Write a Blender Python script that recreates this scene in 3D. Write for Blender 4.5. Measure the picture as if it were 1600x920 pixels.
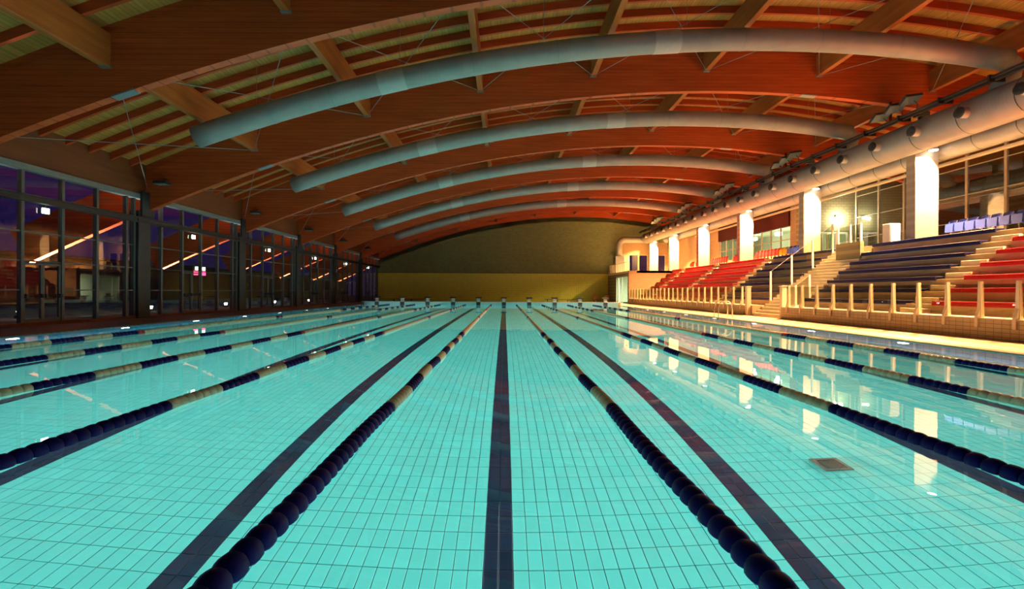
import bpy, math, random
import numpy as np
from mathutils import Vector, Matrix
random.seed(7)
S = bpy.context.scene
COL = S.collection
for o in list(bpy.data.objects): bpy.data.objects.remove(o)

# ------------------------------------------------------------------ camera, world, exposure
F_PX = 805.0
cd = bpy.data.cameras.new('camera'); cam = bpy.data.objects.new('camera', cd); COL.objects.link(cam)
cam.location = (0.04, 0.0, 1.335)
cam.rotation_euler = (math.pi / 2, 0.0, 0.0)
cam.rotation_euler = (Matrix.Rotation(math.pi / 2, 3, 'X') @ Matrix.Rotation(0.0045, 3, 'Z')).to_euler()
cd.sensor_fit = 'HORIZONTAL'; cd.sensor_width = 36.0
cd.lens = F_PX / 1600 * 36.0
cd.shift_x = (800 - 788) / 1600.0
cd.shift_y = -(460 - 455.5) / 1600.0
cd.clip_start = 0.05; cd.clip_end = 500
S.camera = cam

w = bpy.data.worlds.new('dusk_sky'); S.world = w; w.use_nodes = True
bg = w.node_tree.nodes['Background']
bg.inputs[0].default_value = (0.22, 0.14, 1.0, 1); bg.inputs[1].default_value = 0.042

S.view_settings.view_transform = 'Standard'; S.view_settings.look = 'None'
S.view_settings.exposure = 0.0; S.view_settings.gamma = 1.0
S.view_settings.use_curve_mapping = False
S.cycles.use_denoising = True
S.cycles.max_bounces = 10; S.cycles.diffuse_bounces = 4; S.cycles.glossy_bounces = 5
S.cycles.transmission_bounces = 8; S.cycles.transparent_max_bounces = 24
S.cycles.sample_clamp_indirect = 6.0

POOL_LAMP_W = 2750.0      # each underwater lamp
PILLAR_LAMP_W = 46000.0     # each pillar downlight
OUT_LAMP_W = 24000.0        # each outdoor uplight under an arch foot
WARM = (1.0, 0.52, 0.2)

# ------------------------------------------------------------------ main dimensions (metres; Y runs down the pool)
BAY = 9.04; K0 = 24.3
YK = [K0 + BAY * k for k in range(-2, 6)]          # arch planes, the last one at the far wall
XL, XR_POOL, XL_POOL = -17.0, 11.25, -13.75
Y_NEAR, Y_FAR, DEPTH = 0.7, 50.7, 2.04
Y_WALL = 69.5
DECK = 0.03
ROOT_O = {}

# ------------------------------------------------------------------ helpers
class MB:
    def __init__(s): s.v = []; s.f = []; s.m = []
    def add(s, vs, fs, mi=0):
        n = len(s.v); s.v += [tuple(p) for p in vs]
        for f in fs: s.f.append(tuple(i + n for i in f)); s.m.append(mi)
        return s
    def box(s, x0, x1, y0, y1, z0, z1, mi=0):
        v = [(x0,y0,z0),(x1,y0,z0),(x1,y1,z0),(x0,y1,z0),(x0,y0,z1),(x1,y0,z1),(x1,y1,z1),(x0,y1,z1)]
        return s.add(v, [(0,3,2,1),(4,5,6,7),(0,1,5,4),(1,2,6,5),(2,3,7,6),(3,0,4,7)], mi)
    def bbox(s, x0, x1, y0, y1, z0, z1, b=.01, mi=0):
        # box with chamfered edges
        b = min(b, (x1-x0)*.45, (y1-y0)*.45, (z1-z0)*.45)
        c = []
        for X, sx in ((x0,1),(x1,-1)):
            for Y, sy in ((y0,1),(y1,-1)):
                for Z, sz in ((z0,1),(z1,-1)):
                    c += [(X, Y+sy*b, Z+sz*b), (X+sx*b, Y, Z+sz*b), (X+sx*b, Y+sy*b, Z)]
        def i(a, bb, cc, k): return ((a*2+bb)*2+cc)*3+k
        f = []
        f += [(i(0,0,0,0),i(0,0,1,0),i(0,1,1,0),i(0,1,0,0)), (i(1,0,0,0),i(1,1,0,0),i(1,1,1,0),i(1,0,1,0))]
        f += [(i(0,0,0,1),i(1,0,0,1),i(1,0,1,1),i(0,0,1,1)), (i(0,1,0,1),i(0,1,1,1),i(1,1,1,1),i(1,1,0,1))]
        f += [(i(0,0,0,2),i(0,1,0,2),i(1,1,0,2),i(1,0,0,2)), (i(0,0,1,2),i(1,0,1,2),i(1,1,1,2),i(0,1,1,2))]
        for a in (0,1):
            for d in (0,1):
                f.append((i(a,d,0,0),i(a,d,1,0),i(a,d,1,1),i(a,d,0,1)))
                f.append((i(a,0,d,0),i(a,1,d,0),i(a,1,d,2),i(a,0,d,2)))
                f.append((i(0,a,d,1),i(1,a,d,1),i(1,a,d,2),i(0,a,d,2)))
                for e in (0,1): f.append((i(a,d,e,0),i(a,d,e,1),i(a,d,e,2)))
        return s.add(c, f, mi)
    def tube(s, path, r, n=8, caps=True, mi=0):
        P = [Vector(p) for p in path]; base = len(s.v); R = r if isinstance(r, (list, tuple)) else [r]*len(P)
        prev = None
        for k, p in enumerate(P):
            t = (P[min(k+1, len(P)-1)] - P[max(k-1, 0)]).normalized()
            if prev is None:
                u = t.cross(Vector((0,0,1)))
                if u.length < 1e-3: u = t.cross(Vector((0,1,0)))
            else: u = prev - t * prev.dot(t)
            u.normalize(); prev = u; q = t.cross(u)
            for j in range(n):
                a = 2*math.pi*j/n
                s.v.append(tuple(p + (u*math.cos(a) + q*math.sin(a)) * R[k]))
        for k in range(len(P)-1):
            for j in range(n):
                a = base+k*n+j; b = base+k*n+(j+1) % n
                s.f.append((a, b, b+n, a+n)); s.m.append(mi)
        if caps:
            s.f.append(tuple(base+j for j in reversed(range(n)))); s.m.append(mi)
            e = base+(len(P)-1)*n
            s.f.append(tuple(e+j for j in range(n))); s.m.append(mi)
        return s
    def prism_y(s, poly, y0, y1, mi=0):      # poly in (x, z), extruded along y
        n = len(poly)
        v = [(x,y0,z) for x, z in poly] + [(x,y1,z) for x, z in poly]
        f = [tuple(range(n)), tuple(reversed(range(n, 2*n)))] + [(i, i+n, (i+1) % n+n, (i+1) % n) for i in range(n)]
        return s.add(v, f, mi)
    def prism_x(s, poly, x0, x1, mi=0):      # poly in (y, z)
        n = len(poly)
        v = [(x0,y,z) for y, z in poly] + [(x1,y,z) for y, z in poly]
        f = [tuple(range(n)), tuple(reversed(range(n, 2*n)))] + [(i, i+n, (i+1) % n+n, (i+1) % n) for i in range(n)]
        return s.add(v, f, mi)
    def strip(s, lo, hi, y0, y1, mi=0):      # curved beam: lists of (x, z) lower and upper, thickness y0..y1
        n = len(lo)
        v = [(x,y0,z) for x, z in lo]+[(x,y0,z) for x, z in hi]+[(x,y1,z) for x, z in lo]+[(x,y1,z) for x, z in hi]
        f = []
        for i in range(n-1):
            f += [(i,i+1,n+i+1,n+i),(2*n+i,3*n+i,3*n+i+1,2*n+i+1),(i,2*n+i,2*n+i+1,i+1),(n+i,n+i+1,3*n+i+1,3*n+i)]
        f += [(0,n,3*n,2*n),(n-1,3*n-1,4*n-1,2*n-1)]
        return s.add(v, f, mi)
    def mesh(s, name, mats, o=(0,0,0), smooth=False):
        me = bpy.data.meshes.new(name)
        me.from_pydata([(x-o[0], y-o[1], z-o[2]) for x, y, z in s.v], [], s.f)
        for m in (mats if isinstance(mats, (list, tuple)) else [mats]): me.materials.append(m)
        if any(s.m): me.polygons.foreach_set('material_index', s.m)
        if smooth: me.polygons.foreach_set('use_smooth', [True]*len(s.f))
        me.update()
        return me
    def build(s, name, mats, parent=None, smooth=False, origin=None):
        o = ROOT_O.get(parent.name, (0,0,0)) if parent else (origin or (0,0,0))
        ob = bpy.data.objects.new(name, s.mesh(name, mats, o, smooth)); COL.objects.link(ob)
        if parent: ob.parent = parent; ROOT_O[ob.name] = o
        else: ob.location = o; ROOT_O[ob.name] = o
        return ob
def inst(name, me, parent, loc, rz=0.0):      # a part that shares its mesh
    ob = bpy.data.objects.new(name, me); COL.objects.link(ob)
    o = ROOT_O.get(parent.name, (0,0,0)) if parent else (0,0,0)
    ob.location = (loc[0]-o[0], loc[1]-o[1], loc[2]-o[2]); ob.rotation_euler.z = rz
    if parent: ob.parent = parent
    ROOT_O[ob.name] = tuple(loc)
    return ob
def tag(o, label=None, cat=None, group=None, kind=None):
    if label: o['label'] = label
    if cat: o['category'] = cat
    if group: o['group'] = group
    if kind: o['kind'] = kind
    return o
def thing(name, loc, label, cat, group=None, kind=None):
    o = bpy.data.objects.new(name, None); COL.objects.link(o); o.location = loc; o.empty_display_size = .2
    ROOT_O[o.name] = tuple(loc)
    return tag(o, label, cat, group, kind)
def struct(o, label, cat): return tag(o, label, cat, kind='structure')
def lamp_light(name, kind, loc, energy, color, parent=None, **kw):
    l = bpy.data.lights.new(name, kind); l.energy = energy; l.color = color
    for k, v in kw.items():
        if k not in ('rot',): setattr(l, k, v)
    o = bpy.data.objects.new(name, l); COL.objects.link(o)
    b = ROOT_O.get(parent.name, (0,0,0)) if parent else (0,0,0)
    o.location = (loc[0]-b[0], loc[1]-b[1], loc[2]-b[2])
    if 'rot' in kw: o.rotation_euler = kw['rot']
    if parent: o.parent = parent
    return o
ORD = ['nearest','second','third','fourth','fifth','sixth','seventh','eighth','ninth','tenth','eleventh','twelfth']

# ------------------------------------------------------------------ materials
def new_mat(name):
    m = bpy.data.materials.new(name); m.use_nodes = True
    nt = m.node_tree; p = nt.nodes['Principled BSDF']
    return m, nt, p
def N(nt, t, **kw):
    n = nt.nodes.new(t)
    for k, v in kw.items():
        if k in n.inputs: n.inputs[k].default_value = v
        else: setattr(n, k, v)
    return n
def plain(name, col, rough=.5, metal=0.0, noise=.15, scale=6.0, spec=.5, bump=0.0):
    m, nt, p = new_mat(name)
    tc = N(nt, 'ShaderNodeTexCoord'); no = N(nt, 'ShaderNodeTexNoise', Scale=scale, Detail=4.0)
    nt.links.new(tc.outputs['Object'], no.inputs['Vector'])
    mp = N(nt, 'ShaderNodeMapRange'); mp.inputs['To Min'].default_value = 1-noise; mp.inputs['To Max'].default_value = 1+noise
    nt.links.new(no.outputs['Fac'], mp.inputs['Value'])
    mx = N(nt, 'ShaderNodeVectorMath', operation='SCALE'); mx.inputs[0].default_value = col
    nt.links.new(mp.outputs[0], mx.inputs['Scale']); nt.links.new(mx.outputs[0], p.inputs['Base Color'])
    p.inputs['Roughness'].default_value = rough; p.inputs['Metallic'].default_value = metal
    p.inputs['Specular IOR Level'].default_value = spec
    if bump:
        b = N(nt, 'ShaderNodeBump', Strength=bump, Distance=.02); nt.links.new(no.outputs['Fac'], b.inputs['Height']); nt.links.new(b.outputs[0], p.inputs['Normal'])
    return m
def emit(name, col, st):
    m, nt, p = new_mat(name)
    p.inputs['Base Color'].default_value = (.8,.8,.8,1)
    p.inputs['Emission Color'].default_value = (*col, 1); p.inputs['Emission Strength'].default_value = st
    return m
def brick(name, plane, c1, c2, mortar, bw, bh, ms=.012, rough=.75, bump=.4, offset=.5, spec=.3):
    m, nt, p = new_mat(name)
    tc = N(nt, 'ShaderNodeTexCoord'); sp = N(nt, 'ShaderNodeSeparateXYZ'); cb = N(nt, 'ShaderNodeCombineXYZ')
    geo = N(nt, 'ShaderNodeNewGeometry')
    nt.links.new(geo.outputs['Position'], sp.inputs[0])
    a, b = {'xz': ('X','Z'), 'yz': ('Y','Z'), 'xy': ('X','Y'), 'yx': ('Y','X')}[plane]
    nt.links.new(sp.outputs[a], cb.inputs['X']); nt.links.new(sp.outputs[b], cb.inputs['Y'])
    br = N(nt, 'ShaderNodeTexBrick'); br.offset = offset
    br.inputs['Color1'].default_value = (*c1,1); br.inputs['Color2'].default_value = (*c2,1); br.inputs['Mortar'].default_value = (*mortar,1)
    br.inputs['Scale'].default_value = 1.0; br.inputs['Mortar Size'].default_value = ms; br.inputs['Brick Width'].default_value = bw; br.inputs['Row Height'].default_value = bh
    br.inputs['Mortar Smooth'].default_value = .2
    nt.links.new(cb.outputs[0], br.inputs['Vector']); nt.links.new(br.outputs['Color'], p.inputs['Base Color'])
    bm = N(nt, 'ShaderNodeBump', Strength=bump, Distance=.01); bm.invert = True
    nt.links.new(br.outputs['Fac'], bm.inputs['Height']); nt.links.new(bm.outputs[0], p.inputs['Normal'])
    p.inputs['Roughness'].default_value = rough; p.inputs['Specular IOR Level'].default_value = spec
    return m
def wood(name, c1, c2, stretch, lam=None, rough=.55):
    # grain stretched along one axis; lam = (axis, pitch) thin glue or board lines
    m, nt, p = new_mat(name)
    geo = N(nt, 'ShaderNodeNewGeometry'); mp = N(nt, 'ShaderNodeMapping'); mp.inputs['Scale'].default_value = stretch
    nt.links.new(geo.outputs['Position'], mp.inputs[0])
    no = N(nt, 'ShaderNodeTexNoise', Scale=1.0, Detail=6.0, Roughness=.65); nt.links.new(mp.outputs[0], no.inputs['Vector'])
    cr = N(nt, 'ShaderNodeValToRGB'); cr.color_ramp.elements[0].position = .3; cr.color_ramp.elements[1].position = .72
    cr.color_ramp.elements[0].color = (*c1,1); cr.color_ramp.elements[1].color = (*c2,1)
    nt.links.new(no.outputs['Fac'], cr.inputs[0]); out = cr.outputs[0]
    if lam:
        sp = N(nt, 'ShaderNodeSeparateXYZ'); nt.links.new(geo.outputs['Position'], sp.inputs[0])
        md = N(nt, 'ShaderNodeMath', operation='PINGPONG'); md.inputs[1].default_value = lam[1]/2
        nt.links.new(sp.outputs[lam[0]], md.inputs[0])
        lt = N(nt, 'ShaderNodeMath', operation='LESS_THAN'); lt.inputs[1].default_value = lam[1]*.05; nt.links.new(md.outputs[0], lt.inputs[0])
        mx = N(nt, 'ShaderNodeMix', data_type='RGBA', blend_type='MULTIPLY'); mx.inputs['B'].default_value = (.55,.5,.45,1)
        nt.links.new(lt.outputs[0], mx.inputs['Factor']); nt.links.new(out, mx.inputs['A']); out = mx.outputs['Result']
    nt.links.new(out, p.inputs['Base Color'])
    p.inputs['Roughness'].default_value = rough; p.inputs['Specular IOR Level'].default_value = .3
    return m
def glass(name, ior=1.6, tint=(1,1,1)):
    m = bpy.data.materials.new(name); m.use_nodes = True; nt = m.node_tree; nt.nodes.clear()
    out = N(nt, 'ShaderNodeOutputMaterial'); mx = N(nt, 'ShaderNodeMixShader'); fr = N(nt, 'ShaderNodeFresnel', IOR=ior)
    # the same reflectance from either side of the sheet
    geo = N(nt, 'ShaderNodeNewGeometry'); dt = N(nt, 'ShaderNodeVectorMath', operation='DOT_PRODUCT')
    nt.links.new(geo.outputs['Incoming'], dt.inputs[0]); nt.links.new(geo.outputs['Normal'], dt.inputs[1])
    ab = N(nt, 'ShaderNodeMath', operation='ABSOLUTE'); nt.links.new(dt.outputs['Value'], ab.inputs[0])
    su = N(nt, 'ShaderNodeMath', operation='SUBTRACT'); su.inputs[0].default_value = 1.0; nt.links.new(ab.outputs[0], su.inputs[1])
    pw = N(nt, 'ShaderNodeMath', operation='POWER'); pw.inputs[1].default_value = 5.0; nt.links.new(su.outputs[0], pw.inputs[0])
    r0 = 2*((ior-1)/(ior+1))**2
    ma = N(nt, 'ShaderNodeMath', operation='MULTIPLY_ADD'); ma.inputs[1].default_value = 1-r0; ma.inputs[2].default_value = r0; nt.links.new(pw.outputs[0], ma.inputs[0])
    nt.nodes.remove(fr)
    tr = N(nt, 'ShaderNodeBsdfTransparent'); tr.inputs[0].default_value = (*tint,1)
    gl = N(nt, 'ShaderNodeBsdfGlossy', Roughness=0.0)
    nt.links.new(ma.outputs[0], mx.inputs[0]); nt.links.new(tr.outputs[0], mx.inputs[1]); nt.links.new(gl.outputs[0], mx.inputs[2])
    nt.links.new(mx.outputs[0], out.inputs[0])
    return m

M = {}
M['arch'] = wood('arch_wood', (.34,.048,.009), (.52,.092,.018), (.5,2,7), ('Z', .16))
M['purlin'] = wood('purlin_wood', (.26,.068,.013), (.42,.13,.026), (6,.4,6))
M['joist'] = wood('joist_wood', (.3,.036,.007), (.48,.065,.013), (.5,6,6))
M['deckwood'] = wood('roof_board_wood', (.3,.14,.028), (.52,.27,.06), (7,.5,1), ('X', .14))
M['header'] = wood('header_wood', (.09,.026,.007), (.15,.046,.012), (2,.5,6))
M['duct'] = None
def duct_mat(name, axis):
    m, nt, p = new_mat(name)
    geo = N(nt, 'ShaderNodeNewGeometry'); sp = N(nt, 'ShaderNodeSeparateXYZ'); nt.links.new(geo.outputs['Position'], sp.inputs[0])
    ml = N(nt, 'ShaderNodeMath', operation='PINGPONG'); ml.inputs[1].default_value = .07; nt.links.new(sp.outputs[axis], ml.inputs[0])
    bp = N(nt, 'ShaderNodeBump', Strength=.7, Distance=.06); nt.links.new(ml.outputs[0], bp.inputs['Height']); nt.links.new(bp.outputs[0], p.inputs['Normal'])
    no = N(nt, 'ShaderNodeTexNoise', Scale=2.0); cr = N(nt, 'ShaderNodeValToRGB')
    cr.color_ramp.elements[0].color = (.21,.22,.215,1); cr.color_ramp.elements[1].color = (.3,.3,.295,1)
    nt.links.new(geo.outputs['Position'], no.inputs['Vector']); nt.links.new(no.outputs['Fac'], cr.inputs[0]); nt.links.new(cr.outputs[0], p.inputs['Base Color'])
    p.inputs['Metallic'].default_value = .25; p.inputs['Roughness'].default_value = .5
    return m
M['duct_x'] = duct_mat('galvanised_cross_duct', 'X'); M['duct_y'] = duct_mat('galvanised_long_duct', 'Y')
M['sleeve'] = plain('duct_sleeve', (.36,.365,.36), .45, .3)
M['steel'] = plain('dark_steel', (.016,.021,.024), .55, .2)
M['greysteel'] = plain('grey_steel', (.22,.25,.26), .4, .5)
M['alu'] = plain('grey_window_frame', (.075,.09,.088), .5, .2)
M['strip'] = plain('teal_metal_flashing', (.16,.24,.25), .4, .4)
M['rail'] = plain('black_rail', (.03,.03,.03), .4, .3)
M['grate_metal'] = plain('drain_metal', (.05,.07,.05), .6, .1)
M['chrome'] = plain('stainless', (.55,.5,.42), .25, .9, .05)
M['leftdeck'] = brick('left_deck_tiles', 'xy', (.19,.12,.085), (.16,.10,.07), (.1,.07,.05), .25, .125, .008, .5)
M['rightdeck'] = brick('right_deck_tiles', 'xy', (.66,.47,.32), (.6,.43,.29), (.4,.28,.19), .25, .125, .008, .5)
M['coping'] = plain('pool_coping', (.6,.42,.25), .5)
M['grate'] = plain('overflow_grate', (.42,.28,.17), .6)
M['poolwall_y'] = brick('pool_side_tiles', 'yz', (.09,.43,.74), (.085,.41,.7), (.05,.26,.42), .25, .125, .008, .25, .2, 0.0)
M['poolwall_x'] = brick('pool_end_tiles', 'xz', (.34,.62,.63), (.32,.6,.62), (.2,.42,.45), .25, .125, .008, .25, .2, 0.0)
M['grout'] = plain('pool_grout', (.045,.16,.15), .8, 0, .1)
M['farbrick'] = brick('far_wall_brick', 'xz', (.13,.165,.075), (.1,.13,.058), (.165,.2,.1), .4, .2, .018, .85, .5)
M['fartile'] = brick('far_wall_ochre_tiles', 'xz', (.58,.62,.09), (.52,.56,.08), (.32,.34,.055), .25, .25, .012, .45, .25, 0.0)
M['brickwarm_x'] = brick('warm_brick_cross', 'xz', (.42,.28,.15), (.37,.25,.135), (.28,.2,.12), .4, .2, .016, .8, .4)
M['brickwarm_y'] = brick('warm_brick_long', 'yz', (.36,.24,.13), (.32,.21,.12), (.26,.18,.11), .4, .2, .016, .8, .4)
M['brickolive'] = brick('olive_brick_cross', 'xz', (.32,.27,.15), (.28,.235,.13), (.2,.17,.1), .4, .2, .016, .8, .4)
M['pillar'] = brick('pillar_blockwork', 'xz', (.33,.3,.25), (.3,.275,.23), (.27,.245,.205), .4, .2, .01, .8, .25)
M['pillar_side'] = M['pillar']
M['parapet'] = brick('parapet_tiles', 'yz', (.42,.33,.2), (.38,.3,.185), (.2,.15,.09), .245, .12, .01, .5, .3, 0.0)
M['concrete'] = plain('stand_concrete', (.4,.29,.17), .8, 0, .18, 3, .3, .15)
M['stair'] = plain('stair_tread_cream', (.8,.7,.5), .7, 0, .1, 4)
M['bluepaint'] = plain('blue_bench_paint', (.006,.007,.07), .6, 0, .1, 6, .2)
M['redpaint'] = plain('red_bench_paint', (.33,.006,.012), .6, 0, .1, 6, .2)
M['seat_blue'] = plain('blue_seat_plastic', (.006,.02,.17), .6, 0, .1, 6, .25)
M['seat_red'] = plain('red_seat_plastic', (.4,.008,.01), .5, 0, .1, 6, .25)
M['seat_yellow'] = plain('yellow_seat_plastic', (.6,.32,.008), .5, 0, .1, 6, .25)
M['post'] = plain('cream_post_paint', (.55,.47,.33), .5)
M['white'] = plain('white_paint', (.75,.73,.68), .5)
M['darkred'] = plain('dark_red_panel', (.02,.0015,.0015), .9, 0, .1, 6, .05)
M['float_navy'] = plain('navy_float_plastic', (.001,.001,.075), .6, 0, .1, 6, .15)
M['float_cream'] = plain('cream_float_plastic', (.5,.43,.27), .5)
M['float_red'] = plain('red_float_plastic', (.35,.02,.02), .4)
M['block_dark'] = plain('black_rubber', (.015,.018,.02), .6)
M['block_light'] = plain('grey_block_pedestal', (.62,.62,.55), .5)
M['glass'] = glass('facade_glass', 1.37)
M['glass_gallery'] = glass('gallery_glass', 1.95)
M['glass_guard'] = glass('guard_glass', 1.42, (.82,.84,.78))
M['ground'] = plain('outdoor_ground', (.04,.04,.045), .9)
M['lamp_warm'] = emit('pillar_lamp_lens', (1,.86,.68), 30)
M['lamp_pool'] = emit('pool_lamp_lens', (1,.9,.88), 28)
M['lamp_exit'] = emit('exit_light_lens', (.72,1,.72), 10)
M['lamp_out'] = emit('outdoor_lamp_lens', (1,.82,.74), 14)
M['lamp_window'] = emit('lit_window_pane', (1,.93,.8), 2.0)
M['lamp_room'] = emit('ceiling_lamp_lens', (.92,1,.8), 9)
M['sign_red'] = emit('neon_red', (1,.06,.2), 4); M['sign_green'] = emit('neon_green_white', (.6,1,.7), 4)
M['lit_white'] = plain('corridor_white', (.75,.8,.7), .7)

def tile_mat(name, c, var):
    m, nt, p = new_mat(name)
    geo = N(nt, 'ShaderNodeNewGeometry'); oi = N(nt, 'ShaderNodeObjectInfo')
    ad = N(nt, 'ShaderNodeMath', operation='ADD'); nt.links.new(geo.outputs['Random Per Island'], ad.inputs[0]); nt.links.new(oi.outputs['Random'], ad.inputs[1])
    fr = N(nt, 'ShaderNodeMath', operation='FRACT'); nt.links.new(ad.outputs[0], fr.inputs[0])
    mp = N(nt, 'ShaderNodeMapRange'); mp.inputs['To Min'].default_value = 1-var; mp.inputs['To Max'].default_value = 1+var; nt.links.new(fr.outputs[0], mp.inputs['Value'])
    sc = N(nt, 'ShaderNodeVectorMath', operation='SCALE'); sc.inputs[0].default_value = c
    nt.links.new(mp.outputs[0], sc.inputs['Scale']); nt.links.new(sc.outputs[0], p.inputs['Base Color'])
    p.inputs['Roughness'].default_value = .35; p.inputs['Specular IOR Level'].default_value = .1
    return m
M['tile'] = tile_mat('turquoise_floor_tile', (.125,.66,.61), .035)
M['tile_dark'] = tile_mat('navy_lane_tile', (.006,.022,.05), .2)

def water_mat():
    m = bpy.data.materials.new('pool_water'); m.use_nodes = True; nt = m.node_tree; nt.nodes.clear()
    out = N(nt, 'ShaderNodeOutputMaterial'); g = N(nt, 'ShaderNodeBsdfGlass', IOR=1.333, Roughness=0.0)
    geo = N(nt, 'ShaderNodeNewGeometry'); no = N(nt, 'ShaderNodeTexNoise', Scale=1.6, Detail=2.0); nt.links.new(geo.outputs['Position'], no.inputs['Vector'])
    b = N(nt, 'ShaderNodeBump', Strength=.05, Distance=.02); nt.links.new(no.outputs['Fac'], b.inputs['Height']); nt.links.new(b.outputs[0], g.inputs['Normal'])
    nt.links.new(g.outputs[0], out.inputs[0])
    return m
M['water'] = water_mat()

# ------------------------------------------------------------------ arch profile (lower edge), x -> z
AP = np.array([(-27.6,.15),(-25,1.45),(-22.2,2.72),(-19.5,3.88),(-17,4.93),(-14.8,5.9),(-12.3,6.83),(-10.6,7.42),(-8.68,8.03),(-5.8,8.82),(-3.56,9.37),
      (-1.5,9.77),(2.2,10.33),(6.3,10.7),(10.6,10.83),(14.7,10.68),(18.2,10.28),(20,9.95),(23,9.3),(26.2,8.5)])
_pf = np.polynomial.Polynomial.fit(AP[:,0], AP[:,1], 6)
def az(x): return float(_pf(x))
ARCH_H = 1.9; JOIST_H = .3
def roofz(x): return az(x) + ARCH_H + JOIST_H

# ================================================================== SETTING
# --- pool basin
fl = thing('floor_pool', (0, 25, -DEPTH), 'turquoise tiled pool floor with navy lane lines', 'pool floor', kind='structure')
MB().box(XL_POOL-.2, XR_POOL+.2, Y_NEAR-.2, Y_FAR+.2, -DEPTH-.2, -DEPTH-.006).build('grout_bed', M['grout'], fl)
TW, TL, GAP = .125, .246, .0075
cols = np.arange(int(XL_POOL/TW), int(XR_POOL/TW)); rows_y = np.arange(4.256-TL*14, Y_FAR-.01, TL)
def is_dark(ci, y):
    xc = (ci+.5)*TW
    lane = round(xc/2.5)*2.5
    if abs(xc-lane) < .126 and 2.6 < y < 48.8 and -12.6 < lane < 10.1: return True
    if abs(xc-lane) < .51 and (48.55 < y < 48.8 or 2.6 < y < 2.85) and -12.6 < lane < 10.1: return True
    return False
# near tiles one by one: the ones that show largest (seen through the water near the bottom of the frame)
GR = (3.57, 3.885, 5.65, 5.97)                    # drain grate footprint
def in_grate(x, y): return GR[0]-.12 < x < GR[1] and GR[2]-.24 < y < GR[3]
cand = []
for ri, y in enumerate(rows_y):
    if y < 3.9 or y > 7: continue
    for ci in cols:
        x = (ci+.5)*TW
        if abs(x)/y > .985: continue
        cand.append((y*y + .15*x*x, ri, int(ci)))
cand.sort(); near = set((r, c) for _, r, c in cand[:300])
tb = MB().bbox(GAP/2, TW-GAP/2, GAP/2, TL-GAP/2, -.012, 0, .0025)
me_t = tb.mesh('tile', M['tile']); me_td = tb.mesh('tile_dark', M['tile_dark'])
for (r, c) in sorted(near):
    inst('tile', me_td if is_dark(c, rows_y[r]+TL/2) else me_t, fl, (c*TW, rows_y[r], -DEPTH))
V = []; mi = []
bx = np.array([(GAP/2,GAP/2,0),(TW-GAP/2,GAP/2,0),(TW-GAP/2,TL-GAP/2,0),(GAP/2,TL-GAP/2,0),(GAP/2,GAP/2,-.012),(TW-GAP/2,GAP/2,-.012),(TW-GAP/2,TL-GAP/2,-.012),(GAP/2,TL-GAP/2,-.012)])
for r, y in enumerate(rows_y):
    for c in cols:
        if (r, int(c)) in near: continue
        V.append((c*TW, y, 0)); mi.append(1 if is_dark(int(c), y+TL/2) else 0)
V = np.array(V); nT = len(V)
co = (V[:,None,:]+bx[None]).reshape(-1,3) - np.array([0,25,0])
fq = np.array([(0,1,2,3),(4,5,1,0),(5,6,2,1),(6,7,3,2),(7,4,0,3)])
fi = (np.arange(nT)[:,None,None]*8+fq[None]).reshape(-1)
me = bpy.data.meshes.new('tile_field'); me.vertices.add(nT*8); me.vertices.foreach_set('co', co.ravel())
me.loops.add(len(fi)); me.loops.foreach_set('vertex_index', fi)
me.polygons.add(nT*5); me.polygons.foreach_set('loop_start', np.arange(0, len(fi), 4)); 
me.materials.append(M['tile']); me.materials.append(M['tile_dark'])
me.polygons.foreach_set('material_index', np.repeat(mi, 5)); me.update(calc_edges=True); me.shade_flat()
tf = bpy.data.objects.new('tile_field', me); COL.objects.link(tf); tf.parent = fl; tag(tf, 'turquoise and navy floor tiles of the deeper pool', kind='stuff')

def wall_box(name, x0, x1, y0, y1, z0, z1, mat, label, cat='wall', parent=None):
    o = MB().box(x0,x1,y0,y1,z0,z1).build(name, mat, parent)
    return struct(o, label, cat) if parent is None else o
wall_box('wall_pool_left', XL_POOL-.3, XL_POOL, Y_NEAR-.3, Y_FAR+.3, -DEPTH-.1, -.02, M['poolwall_y'], 'blue tiled side wall of the pool along the window side', 'pool wall')
wall_box('wall_pool_right', XR_POOL, XR_POOL+.3, Y_NEAR-.3, Y_FAR+.3, -DEPTH-.1, -.02, M['poolwall_y'], 'blue tiled side wall of the pool along the grandstand side', 'pool wall')
wall_box('wall_pool_far', XL_POOL, XR_POOL, Y_FAR, Y_FAR+.3, -DEPTH-.1, .28, M['poolwall_x'], 'pale tiled end wall of the pool under the starting blocks', 'pool wall')
wall_box('wall_pool_near', XL_POOL, XR_POOL, Y_NEAR-.3, Y_NEAR, -DEPTH-.1, .28, M['poolwall_x'], 'pale tiled end wall of the pool below the camera', 'pool wall')
wat = MB().add([(XL_POOL,Y_NEAR,0),(XR_POOL,Y_NEAR,0),(XR_POOL,Y_FAR,0),(XL_POOL,Y_FAR,0)], [(0,1,2,3)]).build('pool_water', M['water'])
tag(wat, 'still clear water filling the swimming pool', 'water', kind='stuff')

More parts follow.
